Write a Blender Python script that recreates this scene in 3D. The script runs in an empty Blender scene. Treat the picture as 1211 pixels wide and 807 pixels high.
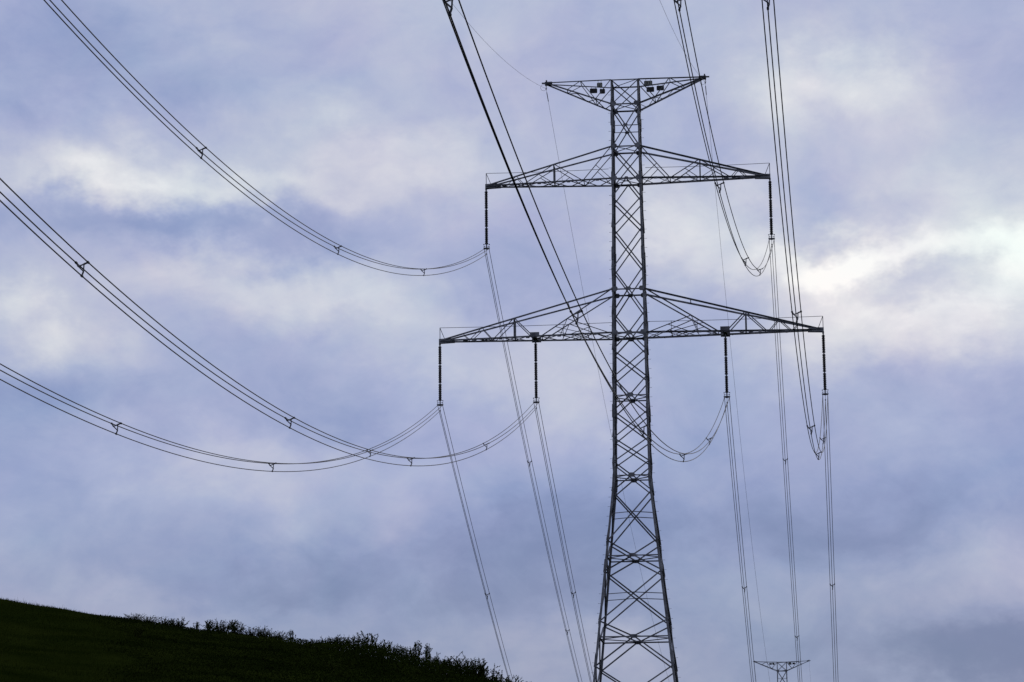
import bpy, math, random
import numpy as np
from mathutils import Vector, Matrix, noise as mnoise

random.seed(7)
rng = np.random.default_rng(7)
scene = bpy.context.scene
col = scene.collection
R = math.radians

# ------------------------------------------------------------------ camera
PITCH, ROLL = 0.204094, -0.009436
cam_data = bpy.data.cameras.new("camera")
cam_data.sensor_fit = 'HORIZONTAL'
cam_data.sensor_width = 36.0
cam_data.lens = 3100.0 / 1211.0 * 36.0
cam_data.clip_start = 0.3
cam_data.clip_end = 20000.0
cam = bpy.data.objects.new("camera", cam_data)
col.objects.link(cam)
right = Vector((1, 0, 0))
up = Vector((0, -math.sin(PITCH), math.cos(PITCH)))
fwd = Vector((0, math.cos(PITCH), math.sin(PITCH)))
cr, sr = math.cos(ROLL), math.sin(ROLL)
r2 = right * cr + up * sr
u2 = up * cr - right * sr
cam.matrix_world = Matrix(((r2.x, u2.x, -fwd.x, 0), (r2.y, u2.y, -fwd.y, 0), (r2.z, u2.z, -fwd.z, 0), (0, 0, 0, 1)))
scene.camera = cam

# ------------------------------------------------------------------ sky, sun, exposure
scene.view_settings.view_transform = 'Standard'
scene.view_settings.look = 'None'
scene.view_settings.exposure = 0.0
scene.view_settings.gamma = 1.0
SUN_EL, SUN_AZ = R(24), R(24)      # behind the cloud, ahead of the camera and to the right


def lin(r, g, b):
    def f(c):
        c /= 255.0
        return c / 12.92 if c <= 0.04045 else ((c + 0.055) / 1.055) ** 2.4
    return (f(r), f(g), f(b), 1.0)


world = bpy.data.worlds.new("World")
scene.world = world
world.use_nodes = True
nt = world.node_tree
nt.nodes.clear()
N, L = nt.nodes, nt.links


def wmath(op, a, b=None, c=None):
    n = N.new('ShaderNodeMath')
    n.operation = op
    for i, v in enumerate((a, b, c)):
        if v is None:
            continue
        if isinstance(v, (int, float)):
            n.inputs[i].default_value = v
        else:
            L.new(v, n.inputs[i])
    return n.outputs[0]


def wnoise(vec, scale, detail, rough, dist=0.0):
    n = N.new('ShaderNodeTexNoise')
    n.inputs['Scale'].default_value = scale
    n.inputs['Detail'].default_value = detail
    n.inputs['Roughness'].default_value = rough
    n.inputs['Distortion'].default_value = dist
    L.new(vec, n.inputs['Vector'])
    return n


tc = N.new('ShaderNodeTexCoord')
sep = N.new('ShaderNodeSeparateXYZ')
L.new(tc.outputs['Generated'], sep.inputs[0])
az = wmath('ARCTAN2', sep.outputs[0], sep.outputs[1])
el = wmath('ARCSINE', sep.outputs[2])
# cloud plane coordinates: the layers lie nearly flat, so they stretch sideways
comb = N.new('ShaderNodeCombineXYZ')
L.new(wmath('MULTIPLY', az, 1.0), comb.inputs[0])
L.new(wmath('MULTIPLY', el, 1.4), comb.inputs[1])
warp = wnoise(comb.outputs[0], 20.0, 5.0, 0.6)
wsep = N.new('ShaderNodeSeparateColor')
L.new(warp.outputs['Color'], wsep.inputs[0])
azw = wmath('ADD', az, wmath('MULTIPLY', wmath('SUBTRACT', wsep.outputs[0], 0.5), 0.075))
elw = wmath('ADD', el, wmath('MULTIPLY', wmath('SUBTRACT', wsep.outputs[1], 0.5), 0.055))
big = wnoise(comb.outputs[0], 5.5, 5.0, 0.55, 0.3)
mid = wnoise(comb.outputs[0], 20.0, 6.0, 0.58, 0.6)
fine = wnoise(comb.outputs[0], 70.0, 6.0, 0.62, 0.5)
# (azimuth, elevation, half width, half height, thickness): brighter thin places and darker thick places of the cloud cover
K = 1 / 3100.0


def cell(x, y, sx, sy, a):
    return ((x - 605.5) * K, (1036 - y) * K - 0.000 + (x - 605.5) * K * -0.0094, sx * K, sy * K, a)


cells = [cell(*c) for c in (
    (60, 80, 140, 60, -.14), (300, 110, 170, 45, -.12), (70, 262, 120, 24, -.26), (220, 285, 120, 24, -.22), (380, 300, 60, 20, -.10),
    (100, 215, 150, 46, .27), (480, 185, 120, 50, .30), (260, 240, 150, 24, .26), (300, 345, 160, 34, .26), (25, 398, 70, 40, .36),
    (440, 372, 100, 30, .16), (560, 425, 90, 40, .18), (100, 430, 90, 26, .16), (60, 510, 140, 50, -.12), (400, 485, 80, 34, -.14),
    (240, 545, 120, 38, .18), (430, 580, 150, 60, .10), (350, 680, 260, 50, -.10), (215, 720, 200, 20, .08),
    (560, 60, 90, 50, .08), (420, 40, 90, 40, -.08),
    (820, 245, 90, 55, .30), (800, 305, 90, 40, .26), (990, 312, 100, 30, .40), (1110, 310, 140, 40, .08), (1212, 332, 80, 36, .28), (1010, 318, 100, 36, .10), (1110, 395, 180, 42, .34), (1000, 365, 80, 30, .14),
    (1000, 108, 110, 46, .26), (1130, 235, 130, 60, .22), (1010, 245, 60, 28, -.10), (1110, 345, 70, 18, -.26), (1180, 60, 120, 60, -.02),
    (1090, 500, 200, 60, -.20), (900, 625, 220, 60, -.24), (1160, 570, 130, 50, -.12), (1120, 672, 170, 36, .20), (1160, 782, 150, 34, -.30),
    (740, 752, 70, 34, .18), (610, 660, 130, 80, -.16), (880, 440, 100, 60, .06), (650, 330, 110, 60, -.12), (700, 460, 60, 50, .10),
    (700, 100, 110, 70, -.06), (905, 170, 60, 80, .02),
    (272, 110, 95, 55, 0.10), (650, 450, 95, 55, 0.12), (1100, 670, 95, 55, -0.13), (830, 750, 95, 55, -0.10), (1180, 60, 95, 55, -0.06),
    (1110, 350, 95, 55, -0.03), (810, 430, 95, 55, -0.06), (430, 60, 95, 55, 0.11), (900, 620, 95, 55, -0.04), (1170, 785, 130, 50, -0.13),
    (1000, 115, 95, 55, 0.12), (1060, 400, 95, 55, 0.06), (120, 280, 95, 55, 0.04), (350, 680, 95, 55, -0.11), (80, 210, 95, 55, 0.14),
    (40, 53, 95, 55, -0.08), (1100, 493, 95, 55, 0.09), (1215, 330, 120, 60, 0.14), 
    (1090, 530, 170, 75, .15), (900, 630, 100, 60, .07), (1150, 306, 130, 46, .13), (1150, 365, 120, 50, .07), (60, 550, 110, 50, .04), (240, 50, 120, 50, -.04))]
v = wmath('ADD', 0.39, wmath('MULTIPLY', wmath('SUBTRACT', big.outputs[0], 0.5), 0.30))
v = wmath('ADD', v, wmath('MULTIPLY', wmath('SUBTRACT', mid.outputs[0], 0.5), 0.38))
v = wmath('ADD', v, wmath('MULTIPLY', wmath('SUBTRACT', fine.outputs[0], 0.5), 0.15))
# cover thickens gently towards the horizon
v = wmath('ADD', v, wmath('MULTIPLY', wmath('MINIMUM', wmath('SUBTRACT', el, 0.22), 0.12), 0.75))
for a, e, sa, se, amp in cells:
    dx = wmath('MULTIPLY', wmath('SUBTRACT', azw, a), 1 / sa)
    dy = wmath('MULTIPLY', wmath('SUBTRACT', elw, e), 1 / se)
    r = wmath('MULTIPLY_ADD', dx, dx, wmath('MULTIPLY', dy, dy))
    g = wmath('POWER', 2.718, wmath('MULTIPLY', r, -0.8))
    v = wmath('MULTIPLY_ADD', g, amp, v)
ramp = N.new('ShaderNodeValToRGB')
L.new(wmath('SMOOTH_MAX', v, 0.0, 0.22), ramp.inputs[0])
cr_ = ramp.color_ramp
cr_.interpolation = 'LINEAR'
stops = [(0.0, (116, 132, 176)), (0.2, (144, 158, 199)), (0.4, (169, 178, 211)), (0.6, (193, 198, 218)), (0.8, (219, 221, 229)), (1.0, (252, 252, 251))]
while len(cr_.elements) < len(stops):
    cr_.elements.new(0.5)
for e_, (p_, c_) in zip(cr_.elements, stops):
    e_.position = p_
    e_.color = lin(*c_)
sky = N.new('ShaderNodeTexSky')
sky.sky_type = 'NISHITA'
sky.sun_disc = False
sky.sun_elevation = SUN_EL
sky.sun_rotation = SUN_AZ
skys = N.new('ShaderNodeMix')
skys.data_type = 'RGBA'
skys.inputs[0].default_value = 0.97            # cloud cover over the blue
sc_ = N.new('ShaderNodeVectorMath')
sc_.operation = 'SCALE'
sc_.inputs[3].default_value = 0.06
L.new(sky.outputs[0], sc_.inputs[0])
L.new(sc_.outputs[0], skys.inputs[6])
hue = wnoise(comb.outputs[0], 11.0, 4.0, 0.6, 0.4)      # slightly rosier and slightly greener vapour
hmix = N.new('ShaderNodeVectorMath')
hmix.operation = 'MULTIPLY_ADD'
L.new(hue.outputs['Color'], hmix.inputs[0])
hmix.inputs[1].default_value = (0.26, 0.10, 0.04)
hmix.inputs[2].default_value = (0.87, 0.95, 0.98)
hmul = N.new('ShaderNodeVectorMath')
hmul.operation = 'MULTIPLY'
L.new(ramp.outputs[0], hmul.inputs[0])
L.new(hmix.outputs[0], hmul.inputs[1])
low = N.new('ShaderNodeMapRange')                 # air near the horizon is greyer
low.interpolation_type = 'SMOOTHSTEP'
L.new(el, low.inputs[0])
low.inputs[1].default_value = 0.165
low.inputs[2].default_value = 0.07
grey = N.new('ShaderNodeMix')
grey.data_type = 'RGBA'
L.new(low.outputs[0], grey.inputs[0])
grey.inputs[6].default_value = (1, 1, 1, 1)
grey.inputs[7].default_value = (1.02, 0.975, 0.87, 1)
hm2 = N.new('ShaderNodeVectorMath')
hm2.operation = 'MULTIPLY'
L.new(hmul.outputs[0], hm2.inputs[0])
L.new(grey.outputs[2], hm2.inputs[1])
L.new(hm2.outputs[0], skys.inputs[7])
bg = N.new('ShaderNodeBackground')
bg.inputs[1].default_value = 1.0
L.new(skys.outputs[2], bg.inputs[0])
wo = N.new('ShaderNodeOutputWorld')
L.new(bg.outputs[0], wo.inputs[0])

sun_d = bpy.data.lights.new("sun", 'SUN')
sun_d.energy = 0.5
sun_d.angle = R(14)
sun_d.color = (1.0, 0.95, 0.88)
sun = bpy.data.objects.new("sun", sun_d)
col.objects.link(sun)
sd = Vector((math.sin(SUN_AZ) * math.cos(SUN_EL), math.cos(SUN_AZ) * math.cos(SUN_EL), math.sin(SUN_EL)))
sun.rotation_euler = sd.to_track_quat('Z', 'Y').to_euler()


# ------------------------------------------------------------------ materials
def mat(name, c1, c2, rough=0.6, metal=0.0, scale=8.0, bump=0.0, spec=0.3):
    m = bpy.data.materials.new(name)
    m.use_nodes = True
    t = m.node_tree
    b = t.nodes['Principled BSDF']
    tcn = t.nodes.new('ShaderNodeTexCoord')
    no = t.nodes.new('ShaderNodeTexNoise')
    no.inputs['Scale'].default_value = scale
    no.inputs['Detail'].default_value = 5
    rp = t.nodes.new('ShaderNodeValToRGB')
    rp.color_ramp.elements[0].position = 0.35
    rp.color_ramp.elements[1].position = 0.65
    rp.color_ramp.elements[0].color = (*c1, 1)
    rp.color_ramp.elements[1].color = (*c2, 1)
    t.links.new(tcn.outputs['Object'], no.inputs['Vector'])
    t.links.new(no.outputs[0], rp.inputs[0])
    t.links.new(rp.outputs[0], b.inputs['Base Color'])
    b.inputs['Roughness'].default_value = rough
    b.inputs['Metallic'].default_value = metal
    b.inputs['Specular IOR Level'].default_value = spec
    if bump:
        bn = t.nodes.new('ShaderNodeBump')
        bn.inputs['Strength'].default_value = bump
        t.links.new(no.outputs[0], bn.inputs['Height'])
        t.links.new(bn.outputs[0], b.inputs['Normal'])
    return m


M_steel = mat("weathered_steel", (.060, .062, .068), (.17, .173, .183), 0.55, 0.0, 1.6, 0.0, 0.25)
M_thin = mat("dark_steel", (.040, .041, .046), (.11, .112, .12), 0.62, 0.0, 2.5, 0.0, 0.2)
M_plate = mat("plate_steel", (.12, .122, .13), (.19, .193, .20), 0.6, 0.0, 2.0, 0.0, 0.25)
M_cable = mat("conductor_metal", (.012, .012, .016), (.024, .024, .030), 0.6, 0.0, 3.0, 0.0, 0.15)
M_insul = mat("insulator_brown", (.012, .010, .010), (.022, .018, .018), 0.55, 0.0, 6.0, 0.0, 0.2)
M_black = mat("black_enamel", (.010, .010, .012), (.016, .016, .018), 0.5, 0.0, 6.0, 0.0, 0.2)
M_signgrey = mat("dull_sign_enamel", (.035, .037, .036), (.06, .063, .06), 0.6, 0.0, 5.0)
M_digit = mat("pale_sign_paint", (.26, .27, .22), (.34, .34, .28), 0.7, 0.0, 9.0)
M_conc = mat("footing_concrete", (.25, .25, .24), (.36, .35, .33), 0.9, 0.0, 5.0, 0.3)
M_ground = mat("meadow_soil", (.005, .009, .001), (.014, .020, .003), 0.95, 0.0, 0.5, 0.4, 0.0)
M_grass = mat("grass_blades", (.009, .016, .002), (.028, .037, .005), 0.9, 0.0, 0.55, 0.0, 0.0)
M_leaf = mat("shrub_leaves", (.012, .019, .003), (.032, .044, .008), 0.8, 0.0, 1.3, 0.0, 0.02)
M_under = mat("undergrowth_leaves", (.007, .012, .002), (.024, .033, .005), 0.9, 0.0, 0.7, 0.0, 0.0)
M_stem = mat("shrub_stems", (.009, .008, .005), (.018, .015, .010), 0.9, 0.0, 4.0, 0.0, 0.0)
M_pale = mat("pale_weed_leaves", (.022, .034, .006), (.048, .060, .012), 0.9, 0.0, 6.0, 0.0, 0.0)


# ------------------------------------------------------------------ mesh helpers
class MB:
    """Collects vertices and faces for one mesh."""
    def __init__(self):
        self.v = []
        self.f = []

    def add(self, vs, fs):
        o = len(self.v)
        self.v += [tuple(x) for x in vs]
        self.f += [tuple(i + o for i in f) for f in fs]

    def box(self, c, s, rot=None):
        c = Vector(c)
        vs = []
        for dz in (-.5, .5):
            for dx, dy in ((-.5, -.5), (.5, -.5), (.5, .5), (-.5, .5)):
                p = Vector((dx * s[0], dy * s[1], dz * s[2]))
                if rot is not None:
                    p = rot @ p
                vs.append(c + p)
        self.add(vs, [(0, 3, 2, 1), (4, 5, 6, 7), (0, 1, 5, 4), (1, 2, 6, 5), (2, 3, 7, 6), (3, 0, 4, 7)])

    def angle(self, p, q, w, n, t=None):
        """An L-section bar from p to q, corner on the line, flanges of width w along n and across it."""
        p, q, n = Vector(p), Vector(q), Vector(n)
        t = t or max(w * 0.13, 0.010)
        d = (q - p).normalized()
        a = (n - d * n.dot(d))
        if a.length < 1e-5:
            a = d.orthogonal()
        a.normalize()
        b = d.cross(a)
        prof = [(0, 0), (w, 0), (w, t), (t, t), (t, w), (0, w)]
        vs = [e + a * (x - w * .3) + b * (y - w * .3) for e in (p, q) for x, y in prof]
        fs = [(i, (i + 1) % 6, (i + 1) % 6 + 6, i + 6) for i in range(6)]
        fs += [(5, 4, 3, 2, 1, 0), (6, 7, 8, 9, 10, 11)]
        self.add(vs, fs)

    def tube(self, pts, r, n=6, caps=True):
        pts = [Vector(p) for p in pts]
        o = len(self.v)
        m = len(pts)
        ref = None
        for i, p in enumerate(pts):
            d = (pts[min(i + 1, m - 1)] - pts[max(i - 1, 0)]).normalized()
            if ref is None:
                ref = d.orthogonal().normalized()
            a = (ref - d * ref.dot(d)).normalized()
            ref = a
            b = d.cross(a)
            rr = r[i] if isinstance(r, (list, tuple)) else r
            for k in range(n):
                t = 2 * math.pi * k / n
                self.v.append(tuple(p + (a * math.cos(t) + b * math.sin(t)) * rr))
        for i in range(m - 1):
            for k in range(n):
                k2 = (k + 1) % n
                self.f.append((o + i * n + k, o + i * n + k2, o + (i + 1) * n + k2, o + (i + 1) * n + k))
        if caps:
            self.f.append(tuple(o + k for k in reversed(range(n))))
            self.f.append(tuple(o + (m - 1) * n + k for k in range(n)))

    def lathe(self, prof, n=12, c=(0, 0)):
        o = len(self.v)
        for r, z in prof:
            for k in range(n):
                t = 2 * math.pi * k / n
                self.v.append((c[0] + r * math.cos(t), c[1] + r * math.sin(t), z))
        for i in range(len(prof) - 1):
            for k in range(n):
                k2 = (k + 1) % n
                self.f.append((o + i * n + k, o + i * n + k2, o + (i + 1) * n + k2, o + (i + 1) * n + k))

    def build(self, name, m, parent=None, smooth=False, kind=None, label=None):
        me = bpy.data.meshes.new(name)
        me.from_pydata(self.v, [], self.f)
        me.materials.append(m)
        if smooth:
            me.polygons.foreach_set('use_smooth', [True] * len(me.polygons))
        me.update()
        o = bpy.data.objects.new(name, me)
        col.objects.link(o)
        if parent is not None:
            o.parent = parent
        if kind:
            o['kind'] = kind
        if label:
            o['label'] = label
        return o


def thing(name, label, cat, group=None, loc=(0, 0, 0), rz=0.0):
    o = bpy.data.objects.new(name, None)
    o.empty_display_size = 0.5
    col.objects.link(o)
    o.location = loc
    o.rotation_euler = (0, 0, rz)
    o['label'] = label
    o['category'] = cat
    if group:
        o['group'] = group
    return o


def copy_tree(o, parent=None):
    kids = list(o.children)
    c = o.copy()
    col.objects.link(c)
    if parent is not None:
        c.parent = parent
    for k in kids:
        copy_tree(k, c)
    return c


# ------------------------------------------------------------------ terrain
RX = [-200, -60, -40, -25, -13.75, -12.05, -10.28, -9.22, -7.64, -5.94, -4.7, -3.58, -2.45, -1.11, -0.21, 0.68, 4, 10, 16, 40, 300]
RZ = [20, 15.5, 12.6, 9.9, 7.56, 7.30, 6.98, 6.80, 6.58, 6.33, 6.12, 5.92, 5.64, 5.2, 4.85, 4.4, 2.6, 0.2, -1.2, -2, -2]
BY = [0, 100, 140, 214, 225, 300, 420, 560, 652, 700, 850, 1500, 4000, 12000]
BZ = [-2, 0, 3, 7.9, 7.9, -6, -34, -20, -5.6, -7, -26, -34, -40, -60]


def sstep(t):
    t = np.clip(t, 0, 1)
    return t * t * (3 - 2 * t)


def ground_z(x, y):
    x = np.asarray(x, float)
    y = np.asarray(y, float)
    zr = np.interp(x, RX, RZ) + 0.012 * np.sin(x * 1.7) + 0.010 * np.sin(x * 4.1 + 1)
    t = np.clip(y / 70.0, 0, 1)
    front = -1.7 + (zr + 1.7) * t ** 1.3
    base = np.interp(y, BY, BZ)
    k = sstep((y - 70) / 55.0)
    back = zr * (1 - k) + base * k
    z = np.where(y <= 70, front, back)
    z = np.where(y < 0, -1.7 + y * 0.02, z)
    near = np.clip(1 - np.abs(y - 50) / 60, 0, 1)
    z = z + near * (0.05 * np.sin(x * .9 + y * .35) + 0.03 * np.sin(x * 2.3 - y * 1.1)) * np.clip((70 - y) / 12, 0, 1)
    far = np.clip((y - 260) / 400, 0, 1)
    z = z + far * 6 * np.sin(x * .006 + 1) * np.cos(y * .004) * np.clip(np.abs(x - 40) / 200, 0, 1)
    return z


def axis(lo, hi, step, far_lo, far_hi):
    a = list(np.arange(lo, hi + 1e-6, step))
    s, p = step, hi
    while p < far_hi:
        s *= 1.16
        p += s
        a.append(p)
    s, p, b = step, lo, []
    while p > far_lo:
        s *= 1.16
        p -= s
        b.append(p)
    return np.array(b[::-1] + a)


gx = axis(-34, 14, 0.4, -9000, 9000)
gy = axis(28, 96, 0.4, -600, 12000)
GX, GY = np.meshgrid(gx, gy)
GZ = ground_z(GX, GY)
nx, ny = len(gx), len(gy)
co = np.stack([GX, GY, GZ], -1).reshape(-1, 3)
idx = np.arange(nx * ny).reshape(ny, nx)
quads = np.stack([idx[:-1, :-1], idx[:-1, 1:], idx[1:, 1:], idx[1:, :-1]], -1).reshape(-1, 4)


def np_mesh(name, co, faces, m, smooth=False, kind=None):
    me = bpy.data.meshes.new(name)
    k = faces.shape[1]
    me.vertices.add(len(co))
    me.vertices.foreach_set('co', np.ascontiguousarray(co, dtype=np.float32).ravel())
    me.loops.add(faces.size)
    me.loops.foreach_set('vertex_index', np.ascontiguousarray(faces, dtype=np.int32).ravel())
    me.polygons.add(len(faces))
    me.polygons.foreach_set('loop_start', np.arange(0, faces.size, k, dtype=np.int32))
    me.polygons.foreach_set('loop_total', np.full(len(faces), k, dtype=np.int32))
    if smooth:
        me.polygons.foreach_set('use_smooth', np.ones(len(faces), dtype=bool))
    me.update(calc_edges=True)
    me.materials.append(m)
    o = bpy.data.objects.new(name, me)
    col.objects.link(o)
    if kind:
        o['kind'] = kind
    return o


ground = np_mesh('hillside_ground', co, quads, M_ground, True, 'structure')
ground['label'] = 'dark grassy hillside falling to the right'

# ------------------------------------------------------------------ pylon
YAW = 0.102314
T1 = Vector((9.8567, 214.1164, 7.9))
T2 = Vector((66.1237, 652.6785, -5.61))
Z0 = 7.9
WZ = [(0.0, 8.20), (24.4, 2.99), (50.1, 2.36), (52.9, 2.31), (59.2, 2.29)]


def zl(z):           # height above the base from a height above the camera
    return z - Z0


def wid(z):
    return float(np.interp(z, [a for a, b in WZ], [b for a, b in WZ]))


def corner(z, su, sv):
    h = wid(z) / 2
    return Vector((su * h, sv * h, z))


FACES = [((-1, -1), (1, -1), Vector((0, -1, 0))), ((1, -1), (1, 1), Vector((1, 0, 0))),
         ((1, 1), (-1, 1), Vector((0, 1, 0))), ((-1, 1), (-1, -1), Vector((-1, 0, 0)))]


def bar(name, p, q, w, n, parent, m=None):
    b = MB()
    b.angle(p, q, w, n)
    return b.build(name, m or M_steel, parent)


def plate(name, c, su, sz, n, parent, m=None, t=0.03, ch=0.25):
    """A gusset plate with clipped corners facing n."""
    n = Vector(n).normalized()
    c = Vector(c)
    upv = Vector((0, 0, 1))
    a = upv.cross(n).normalized()
    vs = []
    x0, z0 = su / 2, sz / 2
    k = ch * min(su, sz)
    out = [(-x0 + k, -z0), (x0 - k, -z0), (x0, -z0 + k), (x0, z0 - k), (x0 - k, z0), (-x0 + k, z0), (-x0, z0 - k), (-x0, -z0 + k)]
    for s in (-.5, .5):
        for x, z in out:
            vs.append(c + a * x + upv * z + n * t * s)
    b = MB()
    b.add(vs, [tuple(range(7, -1, -1)), tuple(range(8, 16))] + [(i, (i + 1) % 8, (i + 1) % 8 + 8, i + 8) for i in range(8)])
    return b.build(name, m or M_plate, parent)


def text_mesh(s, size, parent, loc, m):
    cu = bpy.data.curves.new('lettering', 'FONT')
    cu.body = s
    cu.size = size
    cu.align_x = 'CENTER'
    cu.align_y = 'CENTER'
    cu.extrude = 0.004
    tmp = bpy.data.objects.new('lettering', cu)
    col.objects.link(tmp)
    dg = bpy.context.evaluated_depsgraph_get()
    me = bpy.data.meshes.new_from_object(tmp.evaluated_get(dg))
    bpy.data.objects.remove(tmp)
    me.materials.clear()
    me.materials.append(m)
    o = bpy.data.objects.new('lettering', me)
    col.objects.link(o)
    o.parent = parent
    o.location = loc
    o.rotation_euler = (R(90), 0, 0)
    return o


def build_pylon():
    root = thing('transmission_tower', 'near tall steel lattice pylon with three crossarms rising from below the picture edge', 'pylon',
                 'lattice pylons of the power line', T1, -YAW)
    ztop = zl(66.63)
    # legs, each with its step bolts and splice plates
    for su, sv in ((-1, -1), (1, -1), (1, 1), (-1, 1)):
        b = MB()
        for z0, z1, w in ((0.0, 24.4, .185), (24.4, 36.8, .175), (36.8, 50.1, .165), (50.1, ztop, .145)):
            p, q = corner(z0, su, sv), corner(z1, su, sv)
            d = (q - p).normalized()
            # corner of the angle on the outside, flanges lie in the two faces
            a = Vector((-su, 0, 0))
            c_ = Vector((0, -sv, 0))
            t = w * .14
            prof = [(0, 0), (w, 0), (w, t), (t, t), (t, w), (0, w)]
            off = -(a + c_) * w * .3
            vs = [e + off + a * x + c_ * y for e in (p, q) for x, y in prof]
            b.add(vs, [(i, (i + 1) % 6, (i + 1) % 6 + 6, i + 6) for i in range(6)] + [(5, 4, 3, 2, 1, 0), (6, 7, 8, 9, 10, 11)])
        leg = b.build('leg', M_steel, root)
        for zz in (9.6, 17.3, 24.4, 30.2, 36.9, 43.6, 50.1, 55.3):
            sp = MB()
            p = corner(zz, su, sv)
            d = (corner(zz + .5, su, sv) - corner(zz - .5, su, sv)).normalized()
            for a, c_ in ((Vector((-su, 0, 0)), Vector((0, sv, 0))), (Vector((0, -sv, 0)), Vector((su, 0, 0)))):
                w = .19
                vs = []
                for e in (-.55, .55):
                    for x, y in ((-.08, .075), (w * .75, .075), (w * .75, .10), (-.08, .10)):
                        vs.append(p + d * e + a * x + c_ * y)
                sp.add(vs, [(0, 1, 2, 3), (7, 6, 5, 4), (0, 4, 5, 1), (1, 5, 6, 2), (2, 6, 7, 3), (3, 7, 4, 0)])
            sp.build('splice_plate', M_steel, leg)
        if su == sv:
            sb = MB()
            zz = 3.0
            i = 0
            while zz < ztop - .6:
                p = corner(zz, su, sv)
                d = Vector((su, 0, 0)) if i % 2 == 0 else Vector((0, sv, 0))
                sb.tube([p + d * .04, p + d * .24], .014, 4)
                sb.tube([p + d * .24, p + d * .265], .026, 4)
                zz += .40
                i += 1
            sb.build('step_bolts', M_thin, leg, kind='stuff')
        ft = MB()
        ft.lathe([(.01, .45), (.42, .45), (.46, .40), (.62, -.9), (.01, -.9)], 14)
        f = ft.build('footing', M_conc, root)
        f.location = corner(0, su, sv)
        f.location.z = -.1
    # web bracing
    nodes = [56.36, 53.72, 50.27, 46.43, 43.26, 40.97, 38.13, 35.87, 33.89, 31.42, 27.30, 24.78, 20.70, 17.04, 12.6, 9.4]
    xs = [(66.63, 64.5, .08), (64.5, 60.79, .095), (60.79, 57.98, .095)]
    xs += [(nodes[i], nodes[i + 1], .10 if nodes[i] > 33 else .115) for i in range(len(nodes) - 1)]
    for ra, rb, n in FACES:
        for z1, z2, w in xs:
            z1, z2 = zl(z1), zl(z2)
            zc = next((c for c in (48.42, 44.7, 39.41, 32.72, 26.04, 19.4) if z2 < zl(c) < z1), None)
            if zc is not None:                      # K bracing: four halves meeting at the gusset on the strut
                cen = (corner(zl(zc), *ra) + corner(zl(zc), *rb)) / 2 + n * .045
                for z_ in (z1, z2):
                    for s1 in (ra, rb):
                        bar('brace', corner(z_, *s1) + n * .045, cen, w, n, root)
                continue
            for (s1, s2, o) in ((ra, rb, .045), (rb, ra, -.045)):
                bar('brace', corner(z1, *s1) + n * o, corner(z2, *s2) + n * o, w, -n if o < 0 else n, root)
        # inverted V under the upper crossarm
        mid_ = (corner(zl(57.98), *ra) + corner(zl(57.98), *rb)) / 2
        for s in (ra, rb):
            bar('brace', mid_, corner(zl(56.36), *s), .10, n, root)
        mid2 = (corner(zl(9.4), *ra) + corner(zl(9.4), *rb)) / 2
        for s in (ra, rb):
            bar('brace', mid2, corner(.3, *s), .12, n, root)
        # horizontals
        for z, w in ((66.63, .10), (64.5, .12), (60.79, .12), (57.98, .15), (48.42, .12), (44.7, .16), (39.41, .09), (32.72, .09),
                     (26.04, .10), (19.4, .11), (9.4, .12)):
            h = zl(z)
            bar('strut', corner(h, *ra) - n * .03, corner(h, *rb) - n * .03, w, Vector((0, 0, -1)), root)
        for z in (62.62, 29.61, 22.94, 14.9):
            h = zl(z)
            c_ = (corner(h, *ra) + corner(h, *rb)) / 2 - n * .06
            up_ = Vector((0, 0, .0 if z > 60 else .07))
            for s in (ra, rb):
                bar('strut', corner(h, *s) - n * .06 - up_, c_ + up_, .06, Vector((0, 0, -1)), root, M_thin)
        # gusset plates where the bracing crosses
        for z, s_ in ((62.62, .34), (48.42, .40), (44.66, .46), (39.41, .46), (32.72, .46), (26.04, .48), (19.4, .50), (57.98, .28)):
            h = zl(z)
            c_ = (corner(h, *ra) + corner(h, *rb)) / 2 + n * .10
            plate('gusset_plate', c_, s_ * 1.12, s_ * (.62 if z > 60 or z < 30 else .8), n, root, M_steel)
        for z in (64.5, 60.79, 57.98, 48.42, 44.7):
            for s in (ra, rb):
                p = corner(zl(z), *s)
                c_ = p + (corner(zl(z), *(rb if s == ra else ra)) - p).normalized() * .20 + n * .09
                plate('gusset_plate', c_, .42, .40, n, root, M_steel)
    # plan bracing
    for z in (39.41, 32.72, 26.04, 19.4, 44.7):
        h = zl(z) + .04
        w2 = wid(h) / 2
        pts = [Vector((0, -w2, h)), Vector((w2, 0, h)), Vector((0, w2, h)), Vector((-w2, 0, h))]
        for i in range(4):
            bar('plan_brace', pts[i], pts[(i + 1) % 4], .07, Vector((0, 0, 1)), root, M_thin)
    for z in (64.5, 60.79, 57.98):
        h = zl(z) + .03
        bar('plan_brace', corner(h, -1, -1), corner(h, 1, 1), .07, Vector((0, 0, 1)), root, M_thin)
        bar('plan_brace', corner(h + .05, -1, 1), corner(h + .05, 1, -1), .07, Vector((0, 0, 1)), root, M_thin)
    h = ztop
    bar('plan_brace', corner(h, -1, 1), corner(h, 1, -1), .06, Vector((0, 0, 1)), root, M_thin)

    # crossarms
    def arm(side, zt, zb, ztip, half, kind):
        zt, zb, ztip = zl(zt), zl(zb), zl(ztip)
        ht, hb = wid(zt) / 2, wid(zb) / 2
        tv = .17

        def P(u, f, top):
            h0 = ht if top else hb
            z0 = zt if top else zb
            k = (u - h0) / (half - h0)
            return Vector((side * u, f * (h0 + (tv - h0) * k), z0 + (ztip - z0) * k))
        B = lambda u, f: P(u, f, False)
        T = lambda u, f: P(u, f, True)
        ch = MB()
        cw = .13 if kind == 'earth' else .145
        for f in (-1, 1):
            ch.angle(T(ht, f), T(half, f), cw * (.72 if kind == 'earth' else .95), Vector((0, f, 0)))
            ch.angle(B(hb, f), B(half, f), cw, Vector((0, f, 0)))
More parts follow.
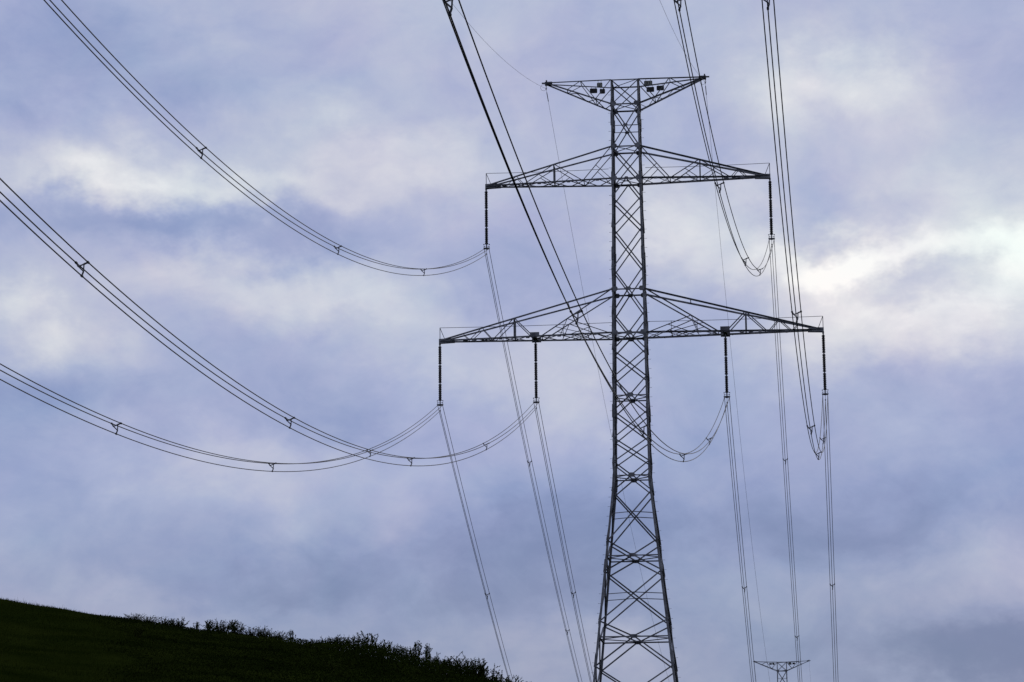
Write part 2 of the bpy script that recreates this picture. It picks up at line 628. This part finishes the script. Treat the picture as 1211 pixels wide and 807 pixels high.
        a = ch.build('crossarm', M_steel, root)
        D = lambda p, q, t: p + (q - p) * t

        def br(p, q, w=.075, m=None):
            bar('brace', p, q, w, Vector((0, -1, 0)) if p.y < 0 else Vector((0, 1, 0)), a, m)
        for f in (-1, 1):
            if kind == 'lower':
                p, q = T(ht + .15, f), B(7.35, f)
                br(p, q, .10)
                m1 = D(p, q, (5.1 - ht) / (7.35 - ht))
                br(B(hb + .3, f), m1, .065, M_thin)
                br(m1, B(5.75, f), .055, M_thin)
                br(B(3.5, f), D(p, q, .80), .05, M_thin)
                br(D(B(hb + .3, f), m1, .45), B(5.0, f), .055, M_thin)
                br(B(8.05, f), T(9.6, f), .08)
                br(T(9.72, f), B(11.35, f), .075)
                br(B(11.55, f), T(12.35, f), .06, M_thin)
                br(T(12.45, f), B(13.4, f), .06, M_thin)
                br(B(9.66, f), T(9.66, f), .12)
                br(B(13.45, f), T(14.0, f), .05, M_thin)
            elif kind == 'upper':
                p, q = T(ht + .1, f), B(3.64, f)
                br(p, q, .075)
                br(B(hb + .1, f), D(p, q, .55), .05, M_thin)
                p, q = B(3.74, f), T(6.1, f)
                br(p, q, .07)
                br(D(p, q, .50), B(6.0, f), .05, M_thin)
                p, q = T(6.22, f), B(8.65, f)
                br(p, q, .07)
                br(D(p, q, .50), B(6.3, f), .05, M_thin)
                br(B(8.75, f), T(9.35, f), .05, M_thin)
                br(T(9.4, f), B(10.1, f), .05, M_thin)
                br(B(6.16, f), T(6.16, f), .11)
            else:
                br(T(ht + .05, f), B(2.5, f), .07)
                br(B(2.55, f), T(3.75, f), .065)
                br(T(3.82, f), B(4.95, f), .06)
        # plan bracing of the bottom face
        us = {'lower': [1.36, 2.85, 4.35, 5.85, 7.3, 8.5, 9.66, 10.8, 11.9, 13.0, 14.0],
              'upper': [1.2, 2.45, 3.64, 4.9, 6.16, 7.4, 8.65, 9.7, 10.6],
              'earth': [1.15, 1.8, 2.5, 3.3, 4.1, 4.95]}[kind]
        for i in range(len(us) - 1):
            dz = Vector((0, 0, .05))
            f = 1 if i % 2 else -1
            bar('brace', B(us[i], f) - dz, B(us[i + 1], -f) - dz, .055, Vector((0, 0, -1)), a, M_thin)
            if kind != 'earth':
                bar('brace', B(us[i], -f) + dz, B(us[i + 1], f) + dz, .055, Vector((0, 0, -1)), a, M_thin)
        for u in {'lower': (3.5, 7.35, 9.66, 12.4), 'upper': (3.64, 6.16, 9.4), 'earth': (2.5, 4.95)}[kind]:
            bar('strut', B(u, -1), B(u, 1), .07, Vector((0, 0, 1)), a, M_thin)
        for u in {'lower': (5.1, 9.66), 'upper': (6.16,), 'earth': (3.78,)}[kind]:
            bar('strut', T(u, -1), T(u, 1), .07, Vector((0, 0, 1)), a, M_thin)
        # joint lugs hanging under the bottom chord
        if kind != 'earth':
            for u in us[1::2]:
                plate('lug_plate', B(u, -1) + Vector((0, -.06, -.04)), .34, .20, (0, -1, 0), a, M_steel)
        # tip
        tip = Vector((side * half, 0, ztip))
        if kind == 'earth':
            b = MB()
            b.box(tip + Vector((-side * .22, 0, -.02)), (.62, .36, .26))
            b.box(tip + Vector((side * .16, 0, .04)), (.40, .12, .10))
            b.box(tip + Vector((-side * .04, 0, .20)), (.12, .10, .20))
            b.build('tip_plate', M_thin, a)
        else:
            b = MB()
            Lp = 1.25
            for f in (-1, 1):
                vs = []
                for y0 in (f * .19, f * .22):
                    vs += [tip + Vector((side * .06, y0, -.19)), tip + Vector((side * .06, y0, .17)),
                           tip + Vector((-side * .9, y0, .21)), tip + Vector((-side * Lp, y0, .10)), tip + Vector((-side * Lp, y0, -.14))]
                b.add(vs, [(0, 1, 2, 3, 4), (9, 8, 7, 6, 5)] + [(i, (i + 1) % 5, (i + 1) % 5 + 5, i + 5) for i in range(5)])
            b.box(tip + Vector((side * .0, 0, -.01)), (.10, .37, .34))
            b.box(tip + Vector((0, 0, -.24)), (.16, .12, .16))
            b.build('tip_plate', M_plate, a)
            # walkway rail: post, stay and lifeline
            zr_ = 1.16
            bar('rail_post', tip + Vector((0, 0, .1)), tip + Vector((0, 0, zr_)), .055, Vector((1, 0, 0)), a, M_thin)
            bar('rail_stay', tip + Vector((0, 0, zr_)), tip + Vector((-side * .42, 0, .12)), .045, Vector((1, 0, 0)), a, M_thin)
            end = 1.55 if kind == 'upper' else 1.50
            b = MB()
            n_ = 14
            b.tube([Vector((side * (half + (end - half) * i / n_), 0, ztip + zr_ - .05 * math.sin(math.pi * i / n_))) for i in range(n_ + 1)], .021, 5)
            b.build('lifeline', M_thin, a)
            if kind == 'lower':
                for u in (end, 3.45, 5.6):
                    bar('rail_post', Vector((side * u, 0, zb)), Vector((side * u, 0, zb + zr_)), .06 if u == end else .04, Vector((1, 0, 0)), a, M_thin)
                # hanger for the inner string
                b = MB()
                hx = side * 7.92
                vv = abs(B(7.92, 1).y)
                b.box((hx, -vv - .03, zb + .14), (.78, .03, .42))
                b.box((hx, vv + .03, zb + .02), (.78, .03, .42))
                b.box((hx, 0, zb - .05), (.34, 2 * vv, .14))
                b.box((hx, 0, zb - .24), (.14, .12, .28))
                b.build('hanger_plate', M_steel, a)
        return a, P
    for s in (-1, 1):
        arm(s, 60.79, 57.98, 57.98, 11.99, 'upper')
        arm(s, 48.42, 44.70, 44.68, 16.0, 'lower')
        ea, P = arm(s, 66.63, 64.5, 66.88, 6.78, 'earth')
        # number and colour plates hanging from the earth wire arm
        plates = [(-1, -2.13, -1, .46, .43, 'grey', '70'), (-1, -2.78, 1, .64, .43, 'black', None), (-1, -2.03, 1, .46, .43, 'black', None),
                  (1, 1.99, -1, .70, .45, 'grey', '133'), (1, 2.07, 1, .66, .45, 'black', None), (1, 2.93, 1, .64, .43, 'black', None)]
        for sd_, u, f, w, hgt, c_, txt in plates:
            if sd_ != s:
                continue
            pt = P(abs(u), f, True)
            drop = .19 if f < 0 else .16
            zc = pt.z - drop - hgt / 2
            sg = MB()
            k = .05
            o8 = [(-w / 2 + k, -hgt / 2), (w / 2 - k, -hgt / 2), (w / 2, -hgt / 2 + k), (w / 2, hgt / 2 - k), (w / 2 - k, hgt / 2), (-w / 2 + k, hgt / 2), (-w / 2, hgt / 2 - k), (-w / 2, -hgt / 2 + k)]
            vs = [Vector((x, y, z)) for y in (-.012, .012) for x, z in o8]
            sg.add(vs, [tuple(range(8)), tuple(range(15, 7, -1))] + [(i, i + 8, (i + 1) % 8 + 8, (i + 1) % 8) for i in range(8)])
            so = sg.build('sign_plate', M_signgrey if c_ == 'grey' else M_black, root,
                          label='grey number plate reading ' + txt if txt else 'black marker plate')
            so.location = (pt.x, pt.y - .04 * f, zc)
            for xx in (-w * .28, w * .28):
                hk = MB()
                hk.tube([(xx, 0, hgt / 2 - .04), (xx, 0, hgt / 2 + drop)], .016, 5)
                hk.build('sign_hook', M_thin, so)
            if txt:
                text_mesh(txt, .40, so, (0, -.020, 0), M_digit)
    return root


tower = build_pylon()
tower2 = copy_tree(tower)
tower2.location = T2
tower2['label'] = 'distant small lattice pylon with only its top crossarm showing at the bottom edge'

# ------------------------------------------------------------------ insulator strings
AU = Vector((math.cos(YAW), -math.sin(YAW), 0))
HANG = {'UL': (-11.9921, 57.9536), 'UR': (11.9921, 57.9536), 'OL': (-16.0, 44.6302), 'IL': (-7.9226, 44.6302), 'IR': (7.9226, 44.6302), 'OR': (16.0, 44.6302)}
INS = 5.559
T1c = Vector((9.8567, 214.1164, 0))


def build_insulator():
    r = thing('insulator_string', '', 'insulator', 'insulator strings hanging from the near pylon')
    b = MB()
    b.tube([(0, 0, -.22), (0, 0, -.42)], .03, 6)
    b.box((0, 0, -.30), (.10, .05, .10))
    b.build('hanger_link', M_thin, r)
    for z0, z1 in ((-.36, -1.95), (-1.97, -3.55), (-3.57, -5.06)):
        prof = [(.0, z0), (.05, z0), (.07, z0 - .06)]
        n = 15
        a, c = z0 - .09, z1 + .09
        for i in range(n):
            za = a + (c - a) * i / n
            d = (c - a) / n
            rr = .148 if i % 2 == 0 else .122
            prof += [(.085, za), (rr, za + d * .40), (rr, za + d * .62), (.085, za + d * .95)]
        prof += [(.07, z1 + .05), (.05, z1), (0, z1)]
        b = MB()
        b.lathe(prof, 12)
        u = b.build('insulator_unit', M_insul, r, smooth=True)
        for zz in (z0 - .06, z1 + .08):
            h = MB()
            h.tube([(-.13, 0, zz), (.13, 0, zz)], .022, 5)
            h.lathe([(.0, zz + .06), (.085, zz + .05), (.085, zz - .05), (0, zz - .06)], 8)
            h.build('end_cap', M_thin, u)
    for zz, ext in ((-5.03, .23), (-5.20, .20)):
        b = MB()
        for s in (-1, 1):
            b.tube([(0, 0, zz), (s * ext * .55, 0, zz + .02), (s * ext, 0, zz)], .013, 5)
            b.tube([(s * ext, -.04, zz), (s * ext, .04, zz)], .05, 7)
            b.tube([(0, 0, zz), (0, s * ext * .7, zz)], .022, 5)
        b.build('arcing_horn', M_thin, r)
    b = MB()
    b.tube([(0, 0, -5.0), (0, 0, -5.36)], .05, 6)
    b.add([(x, y, z) for y in (-.03, .03) for x, z in ((-.28, -5.30), (.28, -5.30), (.26, -5.40), (.05, -5.47), (-.05, -5.47), (-.26, -5.40))],
          [(5, 4, 3, 2, 1, 0), (6, 7, 8, 9, 10, 11)] + [(i, (i + 1) % 6, (i + 1) % 6 + 6, i + 6) for i in range(6)])
    b.build('yoke_plate', M_thin, r)
    for x, z in ((-.205, -INS + .15), (.205, -INS + .15), (0, -INS - .31)):
        b = MB()
        top = -5.38 if x else -5.45
        b.tube([(x * 1.1, 0, top), (x, 0, z)], .018, 5)
        b.tube([(x, -.16, z - .02), (x, -.05, z + .02), (x, .05, z + .02), (x, .16, z - .02)], [.028, .055, .055, .028], 7)
        b.build('suspension_clamp', M_thin, r)
    return r


ins_labels = {'UL': 'insulator string hanging from the left tip of the upper crossarm',
              'UR': 'insulator string hanging from the right tip of the upper crossarm',
              'OL': 'insulator string hanging from the far left tip of the long lower crossarm',
              'IL': 'insulator string under the lower crossarm, between its left tip and the pylon body',
              'IR': 'insulator string under the lower crossarm, between the pylon body and its right tip',
              'OR': 'insulator string hanging from the far right tip of the long lower crossarm'}
proto = None
for k, (u, z) in HANG.items():
    o = build_insulator() if proto is None else copy_tree(proto)
    proto = proto or o
    o.location = T1c + AU * u + Vector((0, 0, z))
    o.rotation_euler = (0, 0, -YAW)
    o['label'] = ins_labels[k]

# ------------------------------------------------------------------ conductors and earth wires
SPANS = {"nUL": [0.109179, 0.325428, 0.00121], "nUR": [0.128952, 0.363901, 0.001663], "nOL": [0.108242, 0.309116, 0.001175],
         "nIL": [0.125642, 0.315776, 0.001321], "nIR": [0.128877, 0.323723, 0.001415], "nOR": [0.133173, 0.380488, 0.002505],
         "nEL": [0.127559, 0.254989, 0.001074], "nER": [0.128666, 0.252089, 0.000825],
         "fUL": [0.126409, 0.506151, 0.001077], "fIL": [0.128216, 0.503751, 0.001068], "fOL": [0.128094, 0.491399, 0.001047],
         "fUR": [0.123799, 0.495001, 0.001058], "fIR": [0.125352, 0.503439, 0.001072], "fOR": [0.122908, 0.5024, 0.001068],
         "fEL": [0.12818, 0.413615, 0.000841], "fER": [0.122871, 0.386414, 0.000819]}
SPAC = {'nUL': [37.2, 71.2, 105.2, 139, 172], 'nUR': [33.8, 60.3, 90.5, 119.2, 150, 180], 'nOL': [36.0, 69.8, 103.8, 138, 171],
        'nIL': [31.0, 63.6, 97.3, 130.5, 165], 'nIR': [29.2, 58.9, 89.2, 119.4, 149.9, 182], 'nOR': [22.9, 47.2, 68.6, 95.2, 124.9, 155],
        'fUL': [28.7, 60.2, 95, 160, 230, 300, 370], 'fOL': [27.7, 60, 95, 160, 230, 300, 370], 'fIL': [27.2, 60, 95, 160, 230, 300, 370],
        'fUR': [29.9, 63.9, 98, 160, 230, 300, 370], 'fIR': [26.9, 60, 95, 160, 230, 300, 370], 'fOR': [26.8, 60, 95, 160, 230, 300, 370]}
OFFS = [(-.205, .15), (.205, .15), (0, -.31)]


def span_pt(start, key, s, lat=0.0, dz=0.0):
    yl, m, c = SPANS[key]
    sg = -1 if key[0] == 'n' else 1
    l = Vector((math.sin(yl), math.cos(yl), 0)) * sg
    a = Vector((math.cos(yl), -math.sin(yl), 0))
    return start + l * s + a * lat + Vector((0, 0, dz - m * s + c * s * s))


def build_spacer(start, key, s, parent, tw):
    c = span_pt(start, key, s, 0, -.02)
    tang = (span_pt(start, key, s + .5) - span_pt(start, key, s - .5)).normalized()
    W = [span_pt(start, key, s, a, z) for a, z in OFFS]
    b = MB()
    inner = []
    for w in W:
        d = (w - c)
        d = d - tang * d.dot(tang)
        q = Matrix.Rotation(tw, 3, tang) @ d
        inner.append(c + q * .50)
    for i in range(3):
        b.tube([inner[i], inner[(i + 1) % 3]], .025, 6)
    fr = b.build('spacer', M_thin, parent)
    for i in range(3):
        h = MB()
        h.tube([inner[i], inner[i] + (W[i] - inner[i]) * .8], [.036, .030], 6)
        h.tube([W[i] - tang * .06, W[i] + tang * .06], .046, 8)
        h.build('spacer_arm', M_thin, fr)
    return fr


near_how = {'UL': 'three sagging conductors from the upper crossarm left tip to the top left corner',
            'UR': 'three conductors hooking under the upper crossarm right tip, then up to the top edge',
            'OL': 'lowest sagging conductor bundle, from the lower crossarm far left tip to the left edge',
            'IL': 'three conductors from the lower crossarm inner left insulator climbing to the left edge',
            'IR': 'thick looking conductors passing behind the mast from the inner right insulator',
            'OR': 'three thick conductors dipping beside the lower crossarm right tip, then up to the top edge'}
far_how = {'UL': 'thin receding conductors from the upper left insulator, passing behind the lower crossarm',
           'UR': 'thin receding conductors running almost straight down from the upper right insulator',
           'OL': 'thin receding conductors from the far left insulator down to the hillside edge',
           'IL': 'thin receding conductors from the inner left insulator towards the foot of the mast',
           'IR': 'thin receding conductors from the inner right insulator, left of the distant pylon',
           'OR': 'thin receding conductors from the far right insulator, rightmost of all the wires'}
for side in 'nf':
    for k in ('UL', 'UR', 'OL', 'IL', 'IR', 'OR'):
        key = side + k
        u, z = HANG[k]
        start = T1c + AU * u + Vector((0, 0, z - INS))
        t = thing('conductor_bundle', (near_how if side == 'n' else far_how)[k], 'power lines',
                  'conductor bundles coming towards the camera' if side == 'n' else 'conductor bundles running on to the distant pylon', start)
        SL = 330.0 if side == 'n' else 442.0
        ss = [SL * (i / 170) ** 1.25 for i in range(171)]
        for a, dz in OFFS:
            b = MB()
            b.tube([span_pt(Vector((0, 0, 0)), key, s, a, dz) for s in ss], .023, 6)
            b.build('conductor', M_cable, t, smooth=True)
        for i, s in enumerate(SPAC[key]):
            build_spacer(Vector((0, 0, 0)), key, s, t, .38 if side == 'n' else -.3)

earth_labels = {'nEL': 'thin earth wire rising from the left tip of the top crossarm to the top edge',
                'nER': 'thin earth wire rising leftwards from the right tip of the top crossarm',
                'fEL': 'thin earth wire dropping from the left tip of the top crossarm, behind the mast',
                'fER': 'thin earth wire dropping from the top crossarm right tip towards the distant pylon'}
for key, lab in earth_labels.items():
    s_ = -1 if key[2] == 'L' else 1
    start = T1c + AU * (6.78 * s_) + Vector((0, 0, 66.6226))
    t = thing('earth_wire', lab, 'earth wire', 'earth wires along the pylon tops', start)
    SL = 330.0 if key[0] == 'n' else 442.2
    ss = [SL * (i / 150) ** 1.2 for i in range(151)]
    b = MB()
    b.tube([span_pt(Vector((0, 0, 0)), key, s, 0, -.18) for s in ss], .0105 if key[0] == 'n' else .0125, 5)
    b.build('wire', M_cable, t, smooth=True)
    b = MB()
    if key[0] == 'f':
        b.tube([(0, 0, .18), (0, 0, -.20)], .025, 6)
        b.tube([(0, -.12, -.2), (0, .12, -.24)], .05, 7)
        b.build('wire_clamp', M_thin, t)
        b = MB()
        p = [span_pt(Vector((0, 0, 0)), key, s, 0, -.18) for s in (.5, 1.6)]
        b.tube(p, .035, 6)
        b.build('armour_rod', M_thin, t)
    else:
        n_ = 18
        b.tube([(-.20 + .27 * math.cos(-.4 + 5.6 * i / n_), -.05, -.12 + .27 * math.sin(-.4 + 5.6 * i / n_)) for i in range(n_ + 1)], .012, 5)
        b.build('bonding_loop', M_cable, t)
for s_ in (-1, 1):
    start = T2 + AU * (6.78 * s_) + Vector((0, 0, 58.72))
    t = thing('earth_wire', 'faint earth wire dropping beyond the %s tip of the distant pylon' % ('left' if s_ < 0 else 'right'), 'earth wire',
              'earth wires along the pylon tops', start)
    b = MB()
    l = Vector((math.sin(.128), math.cos(.128), 0))
    b.tube([l * s + Vector((0, 0, -.18 - .40 * s + .00084 * s * s)) for s in range(0, 401, 8)], .0125, 5)
    b.build('wire', M_cable, t, smooth=True)
    b = MB()
    b.tube([(0, 0, .18), (0, 0, -.20)], .025, 6)
    b.build('wire_clamp', M_thin, t)

# ------------------------------------------------------------------ grass on the hillside
def scatter_blades(n, x0, x1, y0, y1, h0, h1, w, keep=None):
    x = rng.uniform(x0, x1, n)
    y = rng.uniform(y0, y1, n)
    if keep is not None:
        m = keep(x, y)
        x, y = x[m], y[m]
    n = len(x)
    patch = .6 + .5 * np.sin(x * .8 + y * .5) * np.sin(x * .33 - y * .9 + 2)
    h = rng.uniform(h0, h1, n) * (0.6 + .5 * np.clip(patch, 0, 1.2))
    z = ground_z(x, y) - .01
    ang = rng.uniform(0, 2 * np.pi, n)
    lx, ly = rng.normal(0, .35, n) * h, rng.normal(0, .35, n) * h
    a = np.stack([x - np.cos(ang) * w, y - np.sin(ang) * w, z], -1)
    b = np.stack([x + np.cos(ang) * w, y + np.sin(ang) * w, z], -1)
    c = np.stack([x + lx, y + ly, z + h], -1)
    return np.stack([a, b, c], 1).reshape(-1, 3)


blades = scatter_blades(330000, -24, 3, 36, 73, .03, .10, .006)
stalks = scatter_blades(420, -16, -8, 64, 71.5, .10, .26, .004)
co = np.concatenate([blades, stalks])
g = np_mesh('meadow_grass', co, np.arange(len(co)).reshape(-1, 3), M_grass, kind='stuff')
g['label'] = 'short dark grass covering the hillside'
g['category'] = 'grass'


# ------------------------------------------------------------------ shrubs
def leaf_quads(base, direc, length, width):
    """Arrays of leaf quads (a bent diamond) at base points along directions."""
    n = len(base)
    d = direc / np.linalg.norm(direc, axis=1, keepdims=True)
    r = rng.normal(size=(n, 3))
    s = np.cross(d, r)
    s /= np.linalg.norm(s, axis=1, keepdims=True) + 1e-9
    L_ = length[:, None]
    W_ = width[:, None]
    p0 = base
    p1 = base + d * L_ * .5 + s * W_
    p2 = base + d * L_
    p3 = base + d * L_ * .5 - s * W_
    return np.stack([p0, p1, p2, p3], 1).reshape(-1, 3)


def build_shrub(name, h, w, nstem, leaf, m, label, spiky=0.5, group=None, arch=False):
    t = thing(name, label, 'shrub', group)
    st = MB()
    B_, D_ = [], []
    for i in range(nstem):
        a = random.uniform(0, 2 * math.pi)
        rad = w * .5 * math.sqrt(random.random()) * .5
        p = Vector((math.cos(a) * rad, math.sin(a) * rad, -.05))
        lean = Vector((math.cos(a), math.sin(a), 0)) * random.uniform(.05, w * .8)
        hh = h * random.uniform(.45, 1.0)
        if random.random() < spiky * .3:
            hh = h * random.uniform(.95, 1.2)
            lean *= .4
        cur = Vector((random.uniform(-.1, .1), random.uniform(-.1, .1), 0)) * h
        pts = []
        for k in range(6):
            q = k / 5
            pts.append(p + lean * q ** 1.4 + Vector((0, 0, hh * q * (1.08 - .08 * q))) + cur * math.sin(q * 3))
        st.tube(pts, [.006 * (1 - .75 * k / 5) for k in range(6)], 4, caps=False)
        # side twigs
        twigs = [pts]
        for _ in range(random.randint(2, 4)):
            k = random.randint(2, 4)
            d = Vector((random.gauss(0, .5), random.gauss(0, .5), random.uniform(.2, .9))).normalized() * h * random.uniform(.12, .3)
            tw_ = [pts[k], pts[k] + d * .5 + Vector((0, 0, .01)), pts[k] + d]
            st.tube(tw_, [.003, .002, .0015], 3, caps=False)
            twigs.append(tw_)
        for tw_ in twigs:
            nl = int((80 if tw_ is pts else 22) * random.uniform(.7, 1.2))
            for _ in range(nl):
                q = random.uniform(.12 if tw_ is pts else .1, 1.0) * (len(tw_) - 1)
                k = min(int(q), len(tw_) - 2)
                pp = tw_[k].lerp(tw_[k + 1], q - k)
                ax = (tw_[k + 1] - tw_[k]).normalized()
                dd = Vector((random.gauss(0, 1), random.gauss(0, 1), random.gauss(0, .5))) * .8 + ax * .8
                B_.append(pp)
                D_.append(dd)
    st.build('stems', M_stem, t)
    B_ = np.array(B_)
    D_ = np.array(D_)
    n = len(B_)
    ln = rng.uniform(.6, 1.3, n) * leaf
    q = leaf_quads(B_, D_, ln, ln * .30)
    f = np_mesh('foliage', q, np.arange(len(q)).reshape(-1, 4), m)
    f.parent = t
    return t


G1 = 'wild shrubs along the hill crest'
protos = [build_shrub('wild_shrub', 1.0, .9, 38, .05, M_leaf, '', .5, G1),
          build_shrub('wild_shrub', 1.0, .7, 24, .055, M_leaf, '', 1.0, G1),
          build_shrub('wild_shrub', 1.0, 1.3, 46, .048, M_leaf, '', .3, G1),
          build_shrub('wild_shrub', 1.0, .5, 13, .06, M_leaf, '', 1.5, G1)]
# (metres across the hill, depth, height, width factor, kind, label)
shrubs = [
    (-10.15, 70.0, .22, 1.2, 2, 'small low sprig, first growth where the bare grass slope ends'),
    (-9.75, 69.8, .25, 1.3, 2, 'low leafy tuft just right of the bare grass slope'),
    (-9.30, 70.1, .26, 1.2, 0, 'low tuft left of the small gap in the crest scrub'),
    (-8.95, 69.9, .30, 1.2, 0, 'small rounded tuft at the left end of the crest scrub'),
    (-8.50, 70.0, .24, 1.1, 3, 'sparse short sprigs in the dip of the crest scrub'),
    (-8.15, 70.1, .36, 1.1, 1, 'upright leafy shrub left of the paired taller tufts'),
    (-7.80, 70.0, .40, 1.0, 0, 'taller feathery tuft, left one of a pair'),
    (-7.45, 69.8, .42, 1.0, 1, 'taller feathery tuft, right one of a pair'),
    (-7.05, 70.0, .30, 1.2, 2, 'low spreading shrub after the paired tufts'),
    (-6.70, 70.1, .36, 1.0, 0, 'medium shrub at the crest above the dark scrub'),
    (-6.35, 70.0, .28, 1.2, 2, 'low dense shrub before the lone sprig'),
    (-5.95, 70.0, .32, .7, 3, 'lone slender sprig leaning over the smooth crest'),
    (-5.35, 69.9, .26, 1.3, 2, 'low leafy mat starting the thick middle scrub'),
    (-5.00, 70.1, .36, 1.1, 0, 'rounded shrub on the left of the thick middle scrub'),
    (-4.65, 70.0, .46, 1.0, 2, 'bushy shrub with curled top in the middle scrub'),
    (-4.30, 69.8, .44, 1.0, 0, 'dense shrub beside the tallest bush of the middle scrub'),
    (-3.95, 70.0, .62, .9, 1, 'tallest bushy shrub in the middle of the crest'),
    (-3.62, 70.1, .52, .9, 0, 'leafy shrub on the right shoulder of the tallest bush'),
    (-3.22, 70.0, .38, 1.0, 2, 'lower shrub in the hollow right of the tallest bush'),
    (-2.85, 69.9, .42, 1.0, 0, 'ragged shrub left of the twin spikes'),
    (-2.60, 70.0, .62, .6, 3, 'narrow spiky shrub, left of the twin spikes'),
    (-2.30, 70.0, .64, .5, 3, 'narrow spiky shrub, right of the twin spikes'),
    (-2.00, 69.8, .54, 1.0, 0, 'leafy shrub between the spikes and the arching cane'),
    (-1.65, 70.0, .58, 1.0, 2, 'broad shrub at the root of the arching cane'),
    (-1.30, 70.1, .60, 1.0, 0, 'thick shrub beneath the arching cane'),
    (-.98, 69.9, .70, 1.0, 1, 'tall thick shrub on the right end of the crest'),
    (-.68, 70.0, .66, 1.0, 0, 'bushy shrub sloping down at the right end'),
    (-.32, 69.8, .60, 1.0, 2, 'last large shrub before the receding wires'),
    (-.02, 70.0, .55, .8, 1, 'ragged shrub low at the bottom edge beside the receding wires'),
    (.35, 70.0, .62, .6, 3, 'thin twiggy sprig peeping over the bottom edge right of the wires'),
]
used = set()
for x, y, h, wf, k, lab in shrubs:
    o = protos[k] if k not in used else copy_tree(protos[k])
    used.add(k)
    o.location = (x, y, float(ground_z(x, y)) - .03)
    o.rotation_euler = (0, 0, random.uniform(0, 6.28))
    s = h * 1.0
    o.scale = (s * wf * 1.15, s * wf * 1.15, s)
    o['label'] = lab

# the arching bramble cane
t = thing('bramble_cane', 'bare bramble cane arching over the shrubs near the right end of the crest', 'bramble', None, (-1.7, 70.0, float(ground_z(-1.7, 70.0))))
b = MB()
pts = []
for i in range(15):
    q = i / 14
    pts.append(Vector((-.05 + .55 * q + .1 * math.sin(q * 5), .03 * math.sin(q * 4), .30 + .36 * math.sin(q * 2.6 + .1) if i else 0)))
b.tube(pts, [.007 * (1 - .5 * i / 14) for i in range(15)], 5)
b.build('cane', M_stem, t)
P_ = np.array([pts[random.randint(3, 13)] for _ in range(26)])
q = leaf_quads(P_, rng.normal(size=(26, 3)), np.full(26, .04), np.full(26, .010))
f = np_mesh('foliage', q, np.arange(len(q)).reshape(-1, 4), M_leaf)
f.parent = t

# pale yellow-green weeds on the dark slope
for (x, y, h, lab) in ((-9.25, 64.5, .36, 'small pale yellowish weed standing out on the dark slope'),
                       (-4.15, 60.5, .45, 'faint pale weed low on the slope at the bottom edge')):
    w_ = build_shrub('pale_weed', 1.0, .8, 16, .07, M_pale, lab, .5)
    w_['category'] = 'plant'
    w_.location = (x, y, float(ground_z(x, y)) + .05)
    w_.scale = (h, h, h)

# undergrowth: the dark mass of scrub covering the right part of the slope
n = 300000
x = rng.uniform(-13, 3, n)
y = rng.uniform(40, 70.6, n)
edge = -10.6 + (70 - y) * .02 + .5 * np.sin(y * .9)
keep = x * (70 / np.maximum(y, 1)) > edge + rng.normal(0, .25, n)
x, y = x[keep], y[keep]
n = len(x)
tall = np.interp(x * 70 / y, [-11, -9.5, -6, -5, -4, -2.5, 0, 3], [.015, .05, .12, .28, .46, .48, .54, .54])
hump = .55 + .45 * np.sin(x * 2.6 + y * 1.1) * np.sin(x * 1.1 - y * 1.9 + .7)
hz = tall * (0.35 + .75 * hump) * rng.uniform(0.1, 1.0, n) ** .7
base = np.stack([x, y, ground_z(x, y) + hz], -1)
d = rng.normal(size=(n, 3)) + np.array([0, 0, .8])
ln = rng.uniform(.03, .06, n)
q = leaf_quads(base, d, ln, ln * .3)
u = np_mesh('undergrowth', q, np.arange(len(q)).reshape(-1, 4), M_under, kind='stuff')
u['label'] = 'dark mass of low scrub covering the right side of the slope'
u['category'] = 'undergrowth'

for m_ in list(bpy.data.meshes):
    if m_.users == 0:
        bpy.data.meshes.remove(m_)
